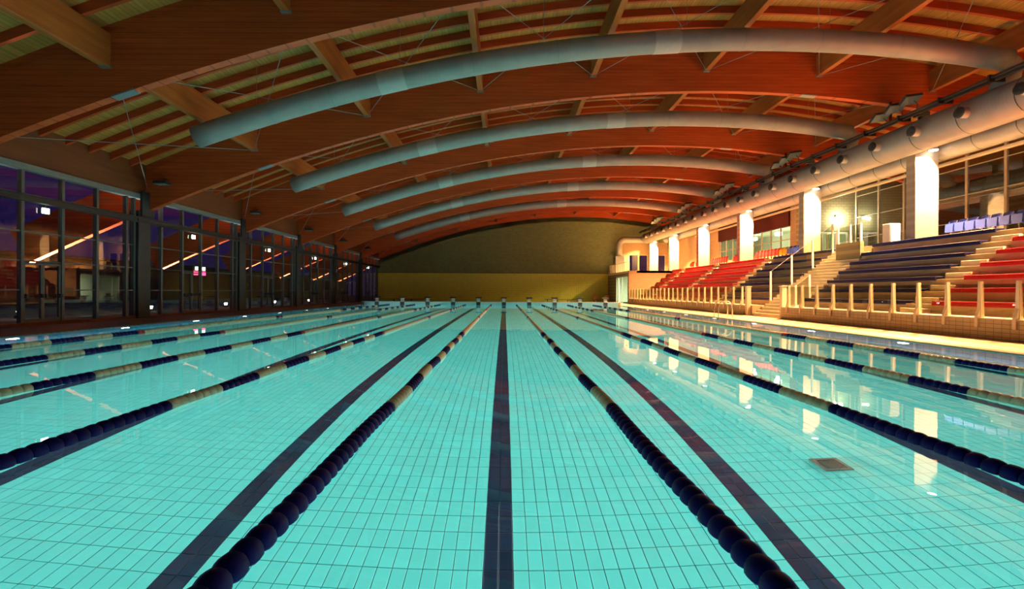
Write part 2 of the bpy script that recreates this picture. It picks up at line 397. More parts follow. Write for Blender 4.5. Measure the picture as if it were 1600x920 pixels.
# --- decks
def deck(name, x0, x1, y0, y1, mat, label, z1=DECK, z0=-.35):
    return struct(MB().box(x0,x1,y0,y1,z0,z1).build(name, mat), label, 'floor')
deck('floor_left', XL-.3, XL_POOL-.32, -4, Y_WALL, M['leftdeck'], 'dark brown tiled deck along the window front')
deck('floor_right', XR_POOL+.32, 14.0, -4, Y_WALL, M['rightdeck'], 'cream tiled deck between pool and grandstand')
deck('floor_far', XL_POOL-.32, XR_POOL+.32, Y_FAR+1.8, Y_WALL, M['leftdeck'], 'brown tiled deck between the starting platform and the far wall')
p = thing('floor_starting_platform', (0, Y_FAR, 0), 'pale raised platform along the far pool end', 'platform', kind='structure')
MB().box(XL_POOL-.3, XR_POOL+.3, Y_FAR+.3, Y_FAR+1.8, -.35, .28).build('platform_body', M['rightdeck'], p)
MB().bbox(XL_POOL-.3, XR_POOL+.3, Y_FAR-.04, Y_FAR+.3, .28, .33, .015).build('coping', M['block_light'], p)
p = thing('floor_near_platform', (0, Y_NEAR, 0), 'raised platform at the near pool end', 'platform', kind='structure')
MB().box(XL_POOL-.3, XR_POOL+.3, Y_NEAR-4.7, Y_NEAR-.3, -.35, .28).build('platform_body', M['rightdeck'], p)
for side, xa, xb, mat in (('left', XL_POOL-.32, XL_POOL, 'leftdeck'), ('right', XR_POOL, XR_POOL+.32, 'coping')):
    t = thing('trim_1' if side == 'left' else 'trim_2', (xa, 25, 0), 'overflow edge with grating along the %s pool side' % ('window' if side == 'left' else 'grandstand'), 'pool edge', kind='structure')
    MB().box(xa, xb, Y_NEAR-.3, Y_FAR, -.019, .008).build('gutter_bed', M['block_dark'] if side == 'left' else M['grate'], t)
    s = 1 if side == 'left' else -1
    inner, outer = (xb, xa) if side == 'left' else (xa, xb)
    for a, b in ((0, .08), (.13, .17), (.2, .24), (.27, .32)):
        x0, x1 = sorted((inner - s*a, inner - s*b))
        MB().bbox(x0, x1, Y_NEAR-.3, Y_FAR, .008, DECK+.004, .006).build('coping_strip', M[mat], t)

# --- far wall
nx = 60; xs = np.linspace(XL-.4, 26.2, nx)
wf = thing('wall_far', (0, Y_WALL, 0), 'far end wall of grey brick above a band of ochre tiles', 'wall', kind='structure')
WX = [(16.85,18.05),(18.2,19.35),(20.65,21.75)]     # windows above the terrace
m = MB()
lo, hi = [], []
def wall_cols(xa, xb, zlo):
    n = max(2, int((xb-xa)/.7)+1); q = np.linspace(xa, xb, n)
    m.strip([(x, zlo) for x in q], [(x, az(x)+.6) for x in q], Y_WALL, Y_WALL+.4)
edges = [XL-.4] + [e for w_ in WX for e in w_] + [26.2]
for i in range(0, len(edges), 2): wall_cols(edges[i], edges[i+1], 0 if i else 3.8)
for a, b in WX:
    wall_cols(a, b, 6.35); m.box(a, b, Y_WALL, Y_WALL+.4, 0, 3.95)
m.build('brickwork', M['farbrick'], wf)
MB().box(XL-.4, edges[1], Y_WALL, Y_WALL+.4, 0, 3.8).build('lower_brickwork', M['farbrick'], wf)
MB().box(XL, 14.0, Y_WALL-.05, Y_WALL, 0, 3.8).build('tile_band', M['fartile'], wf)
MB().box(XL, 14.0, Y_WALL-.07, Y_WALL, 3.8, 3.86).build('band_ledge', M['steel'], wf)
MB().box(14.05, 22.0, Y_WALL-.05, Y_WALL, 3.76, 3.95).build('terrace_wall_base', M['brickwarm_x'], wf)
# warm lit brick above the terrace
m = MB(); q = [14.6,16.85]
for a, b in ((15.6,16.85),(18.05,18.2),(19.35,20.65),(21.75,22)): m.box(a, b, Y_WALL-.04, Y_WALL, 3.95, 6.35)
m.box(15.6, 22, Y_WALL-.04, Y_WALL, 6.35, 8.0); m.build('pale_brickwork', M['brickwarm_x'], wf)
for i, (a, b) in enumerate(WX):
    wn = thing('window_%d' % (40+i), (a, Y_WALL, 3.95), ['narrow bluish window left of the two beside the far corner duct','second bluish window from the far corner duct','bluish window right of the farthest pillar'][i], 'window', kind='structure')
    fm = MB(); fm.box(a, a+.06, Y_WALL+.05, Y_WALL+.13, 3.95, 6.35).box(b-.06, b, Y_WALL+.05, Y_WALL+.13, 3.95, 6.35).box(a, b, Y_WALL+.05, Y_WALL+.13, 6.29, 6.35).box(a, b, Y_WALL+.05, Y_WALL+.13, 3.95, 4.01)
    fm.build('window_frame', M['white'], wn)
    MB().box(a+.06, b-.06, Y_WALL+.08, Y_WALL+.1, 4.01, 6.29).build('pane', M['glass'], wn)

# --- roof: boards, joists, purlins, tie rods
ce = thing('ceiling', (0, 30, 11), 'vaulted timber roof of boards, joists and purlins', 'ceiling', kind='structure')
rx = np.linspace(-18.6, 26.2, 70)
MB().strip([(x, roofz(x)) for x in rx], [(x, roofz(x)+.2) for x in rx], -3, Y_WALL+.4).build('roof_boarding', M['deckwood'], ce)
jx = np.linspace(-17.6, 26.0, 60)
jm = MB().strip([(x, roofz(x)-JOIST_H) for x in jx], [(x, roofz(x)) for x in jx], -.06, .06).mesh('joist', M['joist'])
jm0 = MB().strip([(x, roofz(x)-JOIST_H) for x in jx], [(x, roofz(x)) for x in jx], .04, .26).mesh('joist_over_arch', M['arch'])
for k, y in enumerate(YK):
    inst('joist', jm0, ce, (0, y, 0))
    if k < len(YK)-1:
        for j in range(1, 8): inst('joist', jm, ce, (0, y+BAY*j/8+.15, 0))
PX = [-11.76+5.315*i for i in range(8)]
pms = []
for i, x in enumerate(PX):
    zt = roofz(x)-JOIST_H; zb = az(x)+.9
    pms.append(MB().bbox(-.12, .12, .3, BAY, zb, zt, .01).mesh('purlin', M['purlin']))
bk = MB().box(-.14, .14, BAY-.16, BAY-.01, -.025, -.001).box(-.15, .15, BAY-.02, BAY-.005, -.025, .12).mesh('steel_shoe', M['greysteel'])
for k in range(len(YK)-1):
    for i, x in enumerate(PX):
        pu = inst('purlin', pms[i], ce, (x, YK[k], 0))
        b = bpy.data.objects.new('steel_shoe', bk); COL.objects.link(b); b.parent = pu; b.location = (0, 0, az(x)+.9)
nodes = [(-16.75, az(-16.75)+.95)] + [(x, az(x)+.92) for x in PX[:7]]
for k in range(1, len(YK)-1):
    ya, yb = YK[k]+.35, YK[k+1]-.06
    for (xa, za), (xb, zb) in zip(nodes[:-1], nodes[1:]):
        MB().tube([(xa,ya,za),(xb,yb,zb)], .013, 5).build('tie_rod', M['greysteel'], ce)
        MB().tube([(xb,ya,zb),(xa,yb,za)], .013, 5).build('tie_rod', M['greysteel'], ce)

# --- main arches (they run on outside the glass down to the ground)
ax = np.linspace(-22.4, 26.2, 84)
am = MB().strip([(x, az(x)) for x in ax], [(x-.9*max(0, (-19-x)/3.4), az(x-.9*max(0, (-19-x)/3.4))+ARCH_H) for x in ax], 0, .3).mesh('arch_beam', M['arch'])
spl = MB().box(-.35, .35, -.008, .308, -.012, .03).mesh('splice_plate', M['greysteel'])
for k, y in enumerate(YK):
    lab = ('great laminated timber roof arch, %s from the camera' % ORD[k]) if k < 7 else 'great laminated timber roof arch against the far end wall'
    a = thing('roof_arch', (0, y, 0), lab, 'arch', 'timber roof arches')
    inst('arch_beam', am, a, (0, y, 0))
    for x in (-11.3, 14.4):
        o = inst('splice_plate', spl, a, (x, y, az(x))); o.rotation_euler.y = -math.atan((az(x+.3)-az(x-.3))/.6)

# --- left glass front
LM = [1.2, 2.87, 4.54, 6.21, 7.88]
ROWZ = [.16, 1.32, 2.36, 3.4, 4.45]
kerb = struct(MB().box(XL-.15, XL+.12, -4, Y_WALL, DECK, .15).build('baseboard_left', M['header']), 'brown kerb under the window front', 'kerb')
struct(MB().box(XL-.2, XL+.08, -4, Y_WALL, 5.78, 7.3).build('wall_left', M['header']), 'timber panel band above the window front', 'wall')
tr = thing('trim_3', (XL, 25, 5.6), 'grey metal flashing along the top of the window front', 'flashing', kind='structure')
MB().bbox(XL-.1, XL+.2, -4, Y_WALL, 5.55, 5.78, .02).build('flashing_body', M['strip'], tr)
tr = thing('trim_4', (XL, 25, 4.5), 'dark steel beam running across the window front', 'beam', kind='structure')
MB().box(XL+.02, XL+.3, -4, Y_WALL, 4.45, 4.49).box(XL+.02, XL+.3, -4, Y_WALL, 4.66, 4.7).box(XL+.1, XL+.16, -4, Y_WALL, 4.49, 4.66).build('beam_section', M['steel'], tr)
mul = MB().box(-.07, .09, -.06, .06, .15, 5.55).mesh('mullion', M['alu'])
def door_leaf(wn, ya, yb):
    d = MB(); z0, z1 = .16, 2.3
    d.box(XL-.02, XL+.05, ya, ya+.07, z0, z1).box(XL-.02, XL+.05, yb-.07, yb, z0, z1).box(XL-.02, XL+.05, ya+.07, yb-.07, z1-.07, z1).box(XL-.02, XL+.05, ya+.07, yb-.07, z0, z0+.12)
    dl = d.build('door_leaf', M['alu'], wn)
    MB().box(XL, XL+.012, ya+.07, yb-.07, z0+.12, z1-.07).build('pane', M['glass'], dl)
    MB().tube([(XL+.13, ya+.08, 1.1), (XL+.13, yb-.08, 1.1)], .022, 6).box(XL+.05, XL+.16, ya+.02, ya+.12, 1.03, 1.17).box(XL+.05, XL+.16, yb-.12, yb-.02, 1.03, 1.17).build('push_bar', M['steel'], dl)
for k in range(len(YK)-1):
    y0 = YK[k]
    lab = 'tall gridded glass bay of the window front, %s bay from the camera' % ORD[k] if k < 6 else 'tall gridded glass bay of the window front beside the far wall'
    wn = thing('window_%d' % (k+1), (XL, y0, 0), lab, 'window', kind='structure')
    ys = [y0+.22] + [y0+d for d in LM] + [y0+BAY-.66]
    for d in LM: inst('mullion', mul, wn, (XL, y0+d, 0))
    inst('mullion', mul, wn, (XL, y0+.28, 0)); inst('mullion', mul, wn, (XL, y0+BAY-.68, 0))
    for z in ROWZ[1:4]:
        for c in range(6):
            if c == 2 and z < 2: continue
            MB().box(XL-.02, XL+.04, ys[c]+.06, ys[c+1]-.06, z-.025, z+.025).build('transom', M['alu'], wn)
    for c in range(6):
        a, b = ys[c]+.06, ys[c+1]-.06
        for (z0, z1) in list(zip(ROWZ[:-1], ROWZ[1:])) + [(4.7, 5.55)]:
            if c == 2 and z1 < 2.5: continue
            MB().box(XL, XL+.012, a, b, z0+.025, z1-.025).build('pane', M['glass'], wn)
    mid = (ys[2]+ys[3])/2
    door_leaf(wn, ys[2]+.07, mid-.005); door_leaf(wn, mid+.005, ys[3]-.07)
for k, y in enumerate(YK[1:-1]):
    c = thing('steel_column', (XL, y, 0), 'dark column of the window front under the %s roof arch in view' % ORD[k], 'column', 'columns of the window front')
    MB().bbox(XL-.22, XL+.22, y-.62, y+.2, DECK, 5.0, .02).build('column_shaft', M['steel'], c)
    MB().box(XL+.2, XL+.3, y-.5, y+.35, 4.75, 5.9).build('head_plate', M['steel'], c)
# exit lights on the steel beam, above each pair of doors
for k in range(1, len(YK)-1):
    y = YK[k]+3.75
    e = thing('exit_light', (XL+.35, y, 4.3), 'glowing greenish exit light over the doors of the %s window bay in view' % ORD[k-1], 'light', 'exit lights on the window front')
    MB().bbox(XL+.04, XL+.08, y-.16, y+.16, 4.12, 4.34, .01).build('housing', M['alu'], e)
    MB().bbox(XL+.08, XL+.13, y-.15, y+.15, 4.13, 4.33, .015).build('lens', M['lamp_exit'], e)
    MB().box(XL+.05, XL+.1, y-.03, y+.03, 4.34, 4.45).build('bracket', M['steel'], e)

# --- outside on the window side
struct(MB().box(-120, XL-.35, -40, 160, -.4, -.05).build('floor_outside', M['ground']), 'dark ground outside the window front', 'ground')
for k, y in enumerate(YK[1:]):
    o = thing('ground_floodlight', (-22.95, y+.15, -.05), 'small ground floodlight outside under the foot of the %s arch' % ORD[k], 'floodlight', 'outdoor floodlights at the arch feet')
    MB().bbox(-23.1, -22.8, y, y+.3, -.05, .12, .02).build('housing', M['steel'], o)
    MB().tube([(-22.95, y+.15, .12), (-22.95, y+.15, .3)], [.09,.13], 12).build('lens', M['lamp_out'], o)
    lamp_light('outdoor_beam', 'SPOT', (-22.8, y+.15, .42), OUT_LAMP_W, (1,.85,.8), o, rot=(math.pi, .4, 0), spot_size=1.15, spot_blend=.8, shadow_soft_size=.12)
sg = thing('neon_sign', (-40, 67, 3.2), 'small red and green neon sign glimpsed outside through the second window bay', 'sign')
MB().bbox(-40.2, -40, 66.2, 69.2, 3.1, 4.6, .03).box(-40.14, -40.06, 66.6, 66.7, -.05, 3.1).box(-40.14, -40.06, 68.7, 68.8, -.05, 3.1).build('sign_case', M['steel'], sg)
MB().box(-40, -39.96, 66.4, 69.0, 3.3, 3.85).build('red_panel', M['sign_red'], sg); MB().box(-40, -39.96, 66.7, 68.9, 3.95, 4.4).build('green_panel', M['sign_green'], sg)

ob = thing('low_building', (-46, 70, -.05), 'long low dark building outside beyond the window front', 'building')
MB().box(-50, -46, 18, 150, -.05, 4.6).build('building_wall', M['block_dark'], ob)
MB().bbox(-50.3, -45.6, 17.6, 150.4, 4.6, 4.9, .05).build('flat_roof', M['steel'], ob)
for y in (64.0, 68.6, 69.9, 92.0):
    f = MB().box(-46.06, -46, y, y+1.1, 1.9, 2.7).build('window_frame', M['alu'], ob)
    MB().box(-46.08, -46.06, y+.06, y+1.04, 1.96, 2.64).build('lit_pane', M['lamp_window'], f)
# ================================================================== RIGHT SIDE
GAL = 3.8
# --- gallery floor and walls
struct(MB().box(19.25, 36, -4, 57.8, GAL-.3, GAL).build('floor_gallery', M['stair']), 'pale gallery floor behind the grandstand', 'floor')
struct(MB().box(14.0, 26.2, 57.8, Y_WALL, GAL-.3, 3.76).build('floor_terrace', M['stair']), 'pale terrace floor in the far corner', 'floor')
struct(MB().box(14.0, 18.9, 57.8, 58.1, 0, 3.5).box(14.0, 14.9, 57.78, 58.1, 3.5, 3.76).box(14.9, 22, 57.8, 58.1, 3.5, 3.76).build('wall_stand_end', M['brickwarm_x']), 'warm lit brick wall closing the far end of the grandstand', 'wall')
struct(MB().box(14.0, 14.25, 58.1, 58.35, 0, 3.5).box(14.0, 14.25, 64.4, Y_WALL, 0, 3.5).box(14.0, 14.25, 58.35, 64.4, 3.15, 3.5).build('wall_passage', M['brickolive']), 'low wall with a lit passage opening under the terrace', 'wall')
struct(MB().box(18.6, 18.8, 58.1, Y_WALL, 0, 3.5).box(14.25, 18.6, Y_WALL-.25, Y_WALL-.06, 0, 3.5).build('wall_corridor', M['lit_white']), 'bright wall inside the passage under the terrace', 'wall')
dj = thing('door_1', (14.1, 61.4, 0), 'greenish glass door leaf in the lit passage opening', 'door', kind='structure')
MB().box(14.05, 14.12, 63.2, 63.3, 0, 3.1).box(14.05, 14.12, 64.3, 64.4, 0, 3.1).box(14.05, 14.12, 63.3, 64.3, 3.0, 3.1).box(14.05, 14.12, 63.3, 64.3, 0, .15).box(14.05, 14.12, 61.2, 61.3, 0, 3.1).build('door_frame', M['white'], dj)
MB().box(14.08, 14.1, 63.3, 64.3, .15, 3.0).build('pane', M['glass_guard'], dj)
lamp_light('corridor_light', 'AREA', (16.4, 61.4, 3.4), 1600, (.85,1,.62), None, size=2.5)
# long facade: near part X = 25.9 of glass, cross wall at Y = 38.5, then X = 22
XG = 25.9
fg = thing('wall_right', (XG, 25, GAL), 'glazed gallery front with slim mullions reflecting the timber roof', 'wall', kind='structure')
mg = MB().box(-.06, .06, -.07, .07, GAL, 10.2).mesh('mullion', M['post'])
yy = [K0+2.26*i for i in range(-6, 7)]
for y in yy: inst('mullion', mg, fg, (XG, y, 0))
for a, b in zip(yy[:-1], yy[1:]):
    for z0, z1 in ((GAL+.08,5.35),(5.4,6.85),(6.9,8.4),(8.45,10.2)):
        MB().box(XG-.006, XG+.006, a+.07, min(b, 38.5)-.07, z0, z1).build('pane', M['glass_gallery'], fg)
    for z in (GAL+.04, 5.375, 6.875, 8.425): MB().box(XG-.03, XG+.03, a+.07, b-.07, z-.025, z+.025).build('transom', M['post'], fg)
MB().box(XG-.1, XG+.1, yy[0], 38.5, 10.2, 11.0).build('lintel', M['header'], fg)
struct(MB().box(36, 36.3, -4, 39, GAL, 10.2).build('wall_lounge_back', M['brickolive']), 'dim back wall of the lounge behind the gallery glass', 'wall')
struct(MB().box(XG, 36, -4, 39, 10.2, 10.4).build('ceiling_lounge', M['deckwood']), 'timber ceiling of the lounge behind the gallery glass', 'ceiling')
cw = thing('wall_cross', (24, 38.5, GAL), 'olive brick cross wall with lit doors at the end of the gallery glass', 'wall', kind='structure')
m = MB(); Z1 = 9.4
m.box(22.0, 23.7, 38.5, 38.8, GAL, Z1).box(25.75, 36, 38.5, 38.8, GAL, 10.2).box(23.7, 25.75, 38.5, 38.8, 5.95, Z1)
m.build('brickwork', M['brickolive'], cw)
for i, a in enumerate((23.75, 24.75)):
    d = thing('door_%d' % (2+i), (a, 38.5, GAL), '%s of the two glazed doors in the olive brick cross wall' % ['left','right'][i], 'door', kind='structure')
    MB().box(a, a+.12, 38.52, 38.6, GAL, 5.9).box(a+.83, a+.95, 38.52, 38.6, GAL, 5.9).box(a+.12, a+.83, 38.52, 38.6, 5.75, 5.9).box(a+.12, a+.83, 38.52, 38.6, GAL, GAL+.25).build('door_frame', M['white'], d)
    MB().box(a+.12, a+.83, 38.55, 38.57, GAL+.25, 5.75).build('pane', M['glass_guard'], d)
    MB().tube([(a+.78, 38.46, 4.75), (a+.78, 38.46, 5.05)], .02, 6).build('handle', M['chrome'], d)
wl = thing('wall_lamp', (24.9, 38.4, 6.9), 'glaring white lamp on the cross wall above the gallery doors', 'lamp')
MB().bbox(24.7, 25.1, 38.36, 38.5, 6.98, 7.1, .02).build('housing', M['white'], wl); MB().bbox(24.72, 25.08, 38.3, 38.5, 6.86, 6.98, .03).build('lens', M['lamp_warm'], wl)
lamp_light('wall_lamp_light', 'POINT', (24.9, 38.05, 6.85), 260, (.95,1,.7), wl, shadow_soft_size=.12)
# wall X = 22 beyond the cross wall
wr = thing('wall_gallery', (22, 48, GAL), 'gallery back wall of brick piers, dark red bulkhead and greenish windows', 'wall', kind='structure')
for a, b in ((38.8,39.6),(47.2,48.3),(52.6,54.4)):
    MB().box(22.0, 22.3, a, b, GAL, 9.6).build('brick_pier', M['brickwarm_y'], wr)
MB().box(22.0, 22.3, 54.4, Y_WALL, GAL, 9.6).build('brick_wall', M['brickwarm_y'], wr)
for i, (a, b) in enumerate(((39.6,47.2),(48.3,52.6))):
    MB().box(21.85, 22.2, a, b, 6.5, 9.6).build('bulkhead', M['darkred'], wr)
    MB().box(22.0, 22.2, a, b, GAL, 4.5).build('sill_wall', M['brickwarm_y'], wr)
    n = 5 if i == 0 else 3
    wn = thing('window_%d' % (20+i), (22.1, a, 4.5), 'greenish lit gallery window band, %s of the two' % ['nearer','farther'][i], 'window', kind='structure')
    st = (b-a)/n
    for j in range(n+1): MB().box(22.04, 22.14, a+st*j-.04, a+st*j+.04, 4.5, 6.5).build('mullion', M['post'], wn)
    for j in range(n):
        MB().box(22.06, 22.12, a+st*j+.04, a+st*(j+1)-.04, 5.47, 5.53).build('transom', M['post'], wn)
        for z0, z1 in ((4.5,5.47),(5.53,6.5)): MB().box(22.085, 22.095, a+st*j+.04, a+st*(j+1)-.04, z0, z1).build('pane', M['glass'], wn)
struct(MB().box(27, 27.2, 38.8, 57, GAL, 7.2).box(22.3, 27, 56.8, 57, GAL, 7.2).build('wall_room_back', M['lit_white']), 'pale back wall of the lit room behind the gallery windows', 'wall')
struct(MB().box(22.2, 27.2, 38.8, 57, 7.0, 7.2).build('ceiling_room', M['lit_white']), 'pale ceiling of the lit room behind the gallery windows', 'ceiling')
for i, y in enumerate((42.5, 46.0, 50.5)):
    rl = thing('ceiling_lamp', (24.5, y, 6.8), 'white lamp in the lit room behind the gallery windows, %s of three' % ORD[i], 'lamp', 'lamps in the lit gallery room')
    MB().tube([(24.5,y,7.0),(24.5,y,6.75)], .02, 6).build('stem', M['steel'], rl); MB().bbox(24.25, 24.75, y-.25, y+.25, 6.45, 6.75, .06).build('shade', M['lamp_room'], rl)
    lamp_light('room_light', 'POINT', (24.5, y, 6.3), 110, (.85,1,.55), rl, shadow_soft_size=.2)

# --- grandstand
RX = [15.4+.575*r for r in range(7)]; RZ = [1.07+.4633*r for r in range(7)]
SECT = [(8.0,18.47,'red'),(19.7,26.3,'blue'),(29.6,36.0,'blue'),(37.2,44.9,'red'),(46.1,53.5,'red'),(54.7,57.75,'red')]
SNAME = ['at the right frame edge','right of the wide stairs','left of the wide stairs','in the nearest red block left','in the middle red block','in the red block farthest away']
gs = thing('grandstand', (16, 30, 0), 'stepped concrete grandstand with aisles facing the pool', 'grandstand')
for (ya, yb) in ((6.0,26.3),(29.6,57.78)):
    MB().box(14.3, RX[0], ya, yb, 0, .62).build('step', M['concrete'], gs)
    for r in range(7):
        x1 = RX[r+1] if r < 6 else 19.25
        MB().bbox(RX[r], x1+.02, ya, yb, .02, RZ[r]-.11, .012).build('step', M['concrete'], gs)
for (ya, yb) in ((18.5,19.68),(36.03,37.17),(44.93,46.07),(53.53,54.67)):
    for r in range(7):
        zb = RZ[r-1]-.11 if r else .62
        MB().bbox(RX[r]-.29, RX[r], ya+.05, yb-.05, zb, (zb+RZ[r]-.11)/2, .012).build('half_step', M['stair'], gs)
for si, (ya, yb, c) in enumerate(SECT):
    for r in range(7):
        lab = '%s bench board, %s row up, %s' % (c, ['first','second','third','fourth','fifth','sixth','seventh'][r], SNAME[si])
        b = thing('bench_board', (RX[r], ya, RZ[r]-.11), lab, 'bench', 'bench boards on the grandstand')
        MB().bbox(RX[r]-.05, RX[r]+.33, ya, yb, RZ[r]-.06, RZ[r], .015).bbox(RX[r]-.05, RX[r]-.004, ya, yb, RZ[r]-.16, RZ[r]-.06, .01).build('seat_board', M['bluepaint' if c == 'blue' else 'redpaint'], b)
        sup = MB(); n = max(2, int((yb-ya)/1.6))
        for j in range(n): yj = ya+.2+(yb-ya-.4)*j/(n-1); sup.box(RX[r]+.05, RX[r]+.3, yj-.04, yj+.04, RZ[r]-.11, RZ[r]-.06)
        sup.build('support', M['steel'], b)
# wide stairs
st = thing('staircase', (16.5, 28, 0), 'wide cream stairs rising through the grandstand to the gallery', 'stairs')
ns = 22; x0 = 14.35; run = (19.25-x0)/ns; rise = (GAL-DECK)/ns
for i in range(ns):
    MB().bbox(x0+run*i, x0+run*(i+1)+(.02 if i < ns-1 else 0), 26.32, 29.58, 0 if i < 3 else DECK+rise*(i-2), DECK+rise*(i+1), .008).build('step', M['stair'], st)
lw = struct(MB().bbox(18.2, 18.4, 26.32, 28.25, 3.14, 4.0, .01).build('wall_stair_head', M['brickolive']), 'low olive wall at the head of the stairs', 'wall')

# --- guards with glass panes
post_me = MB()
post_me.prism_x([(-.07,0),(.07,0),(.035,1.06),(-.035,1.06)], -.05, .05).box(-.14, -.085, -.05, .05, -.28, .05)
post_me.add([(-.14,-.05,.05),(-.14,.05,.05),(-.05,.05,.3),(-.05,-.05,.3),(-.05,-.05,.0),(-.05,.05,.0)], [(0,3,2,1),(0,1,5,4),(0,4,3),(1,2,5)])
post_me = post_me.mesh('post', M['post'])
par = {}
for nm, ya, yb, yp0, n, where in (('near', 8.0, 26.0, 25.4, 15, 'right of the wide stairs'), ('far', 30.1, 57.7, 30.4, 25, 'left of the wide stairs')):
    pw = struct(MB().bbox(14.0, 14.28, ya, yb, 0, .6, .015).build('wall_parapet_%s' % nm, M['parapet']), 'low tiled parapet in front of the grandstand %s' % where, 'parapet')
    g = thing('glass_guard', (14.1, ya, .6), 'glass guard with cream posts on the parapet %s' % where, 'railing')
    MB().bbox(13.96, 14.3, ya, yb, .6, .64, .01).build('coping', M['post'], g)
    stp = 1.135
    py = [yp0-stp*i if nm == 'near' else yp0+stp*i for i in range(n)]
    for y in py: inst('post', post_me, g, (14.08, y, .64))
    py.sort()
    for a, b in zip(py[:-1], py[1:]):
        if b < 12: continue
        MB().box(14.06, 14.07, a+.08, b-.08, .72, 1.62).build('pane', M['glass_guard'], g)
def guard(label, pts, h=1.05, wpost=.045):
    g = thing('glass_guard', pts[0], label, 'railing')
    for (x, y, z) in pts:
        MB().prism_x([(y-wpost*1.3,z),(y+wpost*1.3,z),(y+wpost*.6,z+h),(y-wpost*.6,z+h)], x-wpost, x+wpost).build('post', M['white'], g)
    for a, b in zip(pts[:-1], pts[1:]):
        m = MB(); dx, dy = b[0]-a[0], b[1]-a[1]; L = math.hypot(dx, dy); nx_, ny_ = -dy/L*.006, dx/L*.006
        v = []
        for s_ in (1,-1):
            v += [(a[0]+nx_*s_, a[1]+ny_*s_, a[2]+.12), (b[0]+nx_*s_, b[1]+ny_*s_, b[2]+.12), (b[0]+nx_*s_, b[1]+ny_*s_, b[2]+h-.05), (a[0]+nx_*s_, a[1]+ny_*s_, a[2]+h-.05)]
        m.add(v, [(0,1,2,3),(7,6,5,4),(0,4,5,1),(1,5,6,2),(2,6,7,3),(3,7,4,0)]).build('pane', M['glass_guard'], g)
        MB().tube([(a[0],a[1],a[2]+h-.02),(b[0],b[1],b[2]+h-.02)], .007, 5).build('handrail', M['white'], g)
sl = .8
guard('sloping glass guard with white posts on the left side of the stairs', [(x, 29.62, max(DECK, .05+(x-14.35)*.77)) for x in (15.35,16.55,17.75,18.9)], 1.75)
guard('sloping glass guard with short posts on the right side of the stairs', [(x, 26.28, .1+(x-14.35)*.77) for x in (14.9,15.6)], 1.2)
guard('gallery glass guard with white posts at the head of the stairs', [(19.2, y, GAL) for y in (30.6,29.7)], 1.05)
guard('glass guard with white posts on the low olive wall', [(18.3, y, 3.98) for y in (28.2,27.2,26.4)], .95)
# gate posts at the stair foot
for i, (y, l) in enumerate(((29.9,'left'),(26.15,'right'))):
    o = thing('gate_post', (14.15, y, DECK), 'cream gate post at the %s side of the stair foot' % l, 'post')
    MB().bbox(14.05, 14.3, y-.14, y+.1, DECK, 1.65, .02).build('post_body', M['post'], o); MB().bbox(14.02, 14.33, y-.17, y+.13, 1.65, 1.7, .015).build('cap', M['post'], o)
# terrace railing
g = thing('terrace_railing', (14.1, 58.2, 3.76), 'thin upright bar railing on the far corner terrace', 'railing')
for i in range(12): MB().tube([(14.1, 58.2+i*.98, 3.76), (14.1, 58.2+i*.98, 4.8)], .035, 6).build('bar', M['post'], g)
MB().tube([(14.1,58.15,4.8),(14.1,69.1,4.8)], .035, 6).build('top_rail', M['post'], g)
# white cabinet
cb = thing('white_cabinet', (19.6, 26.0, GAL), 'white lit cabinet standing on the gallery right of the stairs', 'cabinet')
MB().bbox(19.4, 19.95, 25.9, 26.4, GAL, 4.85, .015).build('cabinet_body', M['white'], cb); MB().bbox(19.43, 19.92, 25.87, 25.9, GAL+.06, 4.8, .01).build('cabinet_door', M['white'], cb)

# --- pillars with lamps and steel heads
for k, y in enumerate(YK[:-1]+[YK[-1]-.2]):
    wh = ('outside the frame behind the camera side %d' % k) if k < 2 else ''
    nm = {2:'nearest in view',3:'second from the right edge',4:'third from the right edge',5:'fourth from the right edge',6:'fifth from the right edge',7:'farthest, at the end wall'}
    l = nm.get(k, ['closest to the camera end','next to the right frame edge'][k] if k < 2 else '')
    pl = thing('brick_pillar', (19.95, y, GAL), 'pale blockwork pillar lit from above, %s' % l, 'pillar', 'gallery pillars')
    yf = y if k < 7 else y-.7
    MB().bbox(19.4, 20.5, yf, yf+.56, GAL, 8.1, .01).build('pillar_shaft', M['pillar'], pl)
    MB().box(19.75, 19.95, yf+.1, yf+.3, 8.1, az(19.85)+.05).box(19.6, 20.1, yf+.02, yf+.4, az(19.85)-.25, az(19.85)+.02).build('steel_head', M['steel'], pl)
    for s_, yl in ((-1, yf-.3), (1, yf+.56+.3)):
        if k == 0 or (k == 7 and s_ == 1): continue
        ll = thing('downlight', (20.0, yl, 8.0), 'round downlight on the %s side of the %s pillar' % ('camera' if s_ < 0 else 'far', l), 'lamp', 'pillar downlights')
        MB().tube([(20.0, yl, 8.2), (20.0, yl, 8.02)], [.13,.19], 14).build('housing', M['white'], ll)
        MB().tube([(20.0, yl, 8.018), (20.0, yl, 7.985)], [.18,.17], 14).build('lens', M['lamp_warm'], ll)
        MB().box(19.97, 20.03, min(yl, yf+.28), max(yl, yf+.28), 8.12, 8.16).build('arm', M['steel'], ll)
        lamp_light('downlight_beam', 'SPOT', (20.0, yl, 7.95), PILLAR_LAMP_W*(1.0 if s_ < 0 else .55)*(.9 if k == 1 else 1.0), WARM, ll, rot=(0, .33, 0), spot_size=1.95, spot_blend=.6, shadow_soft_size=.14)

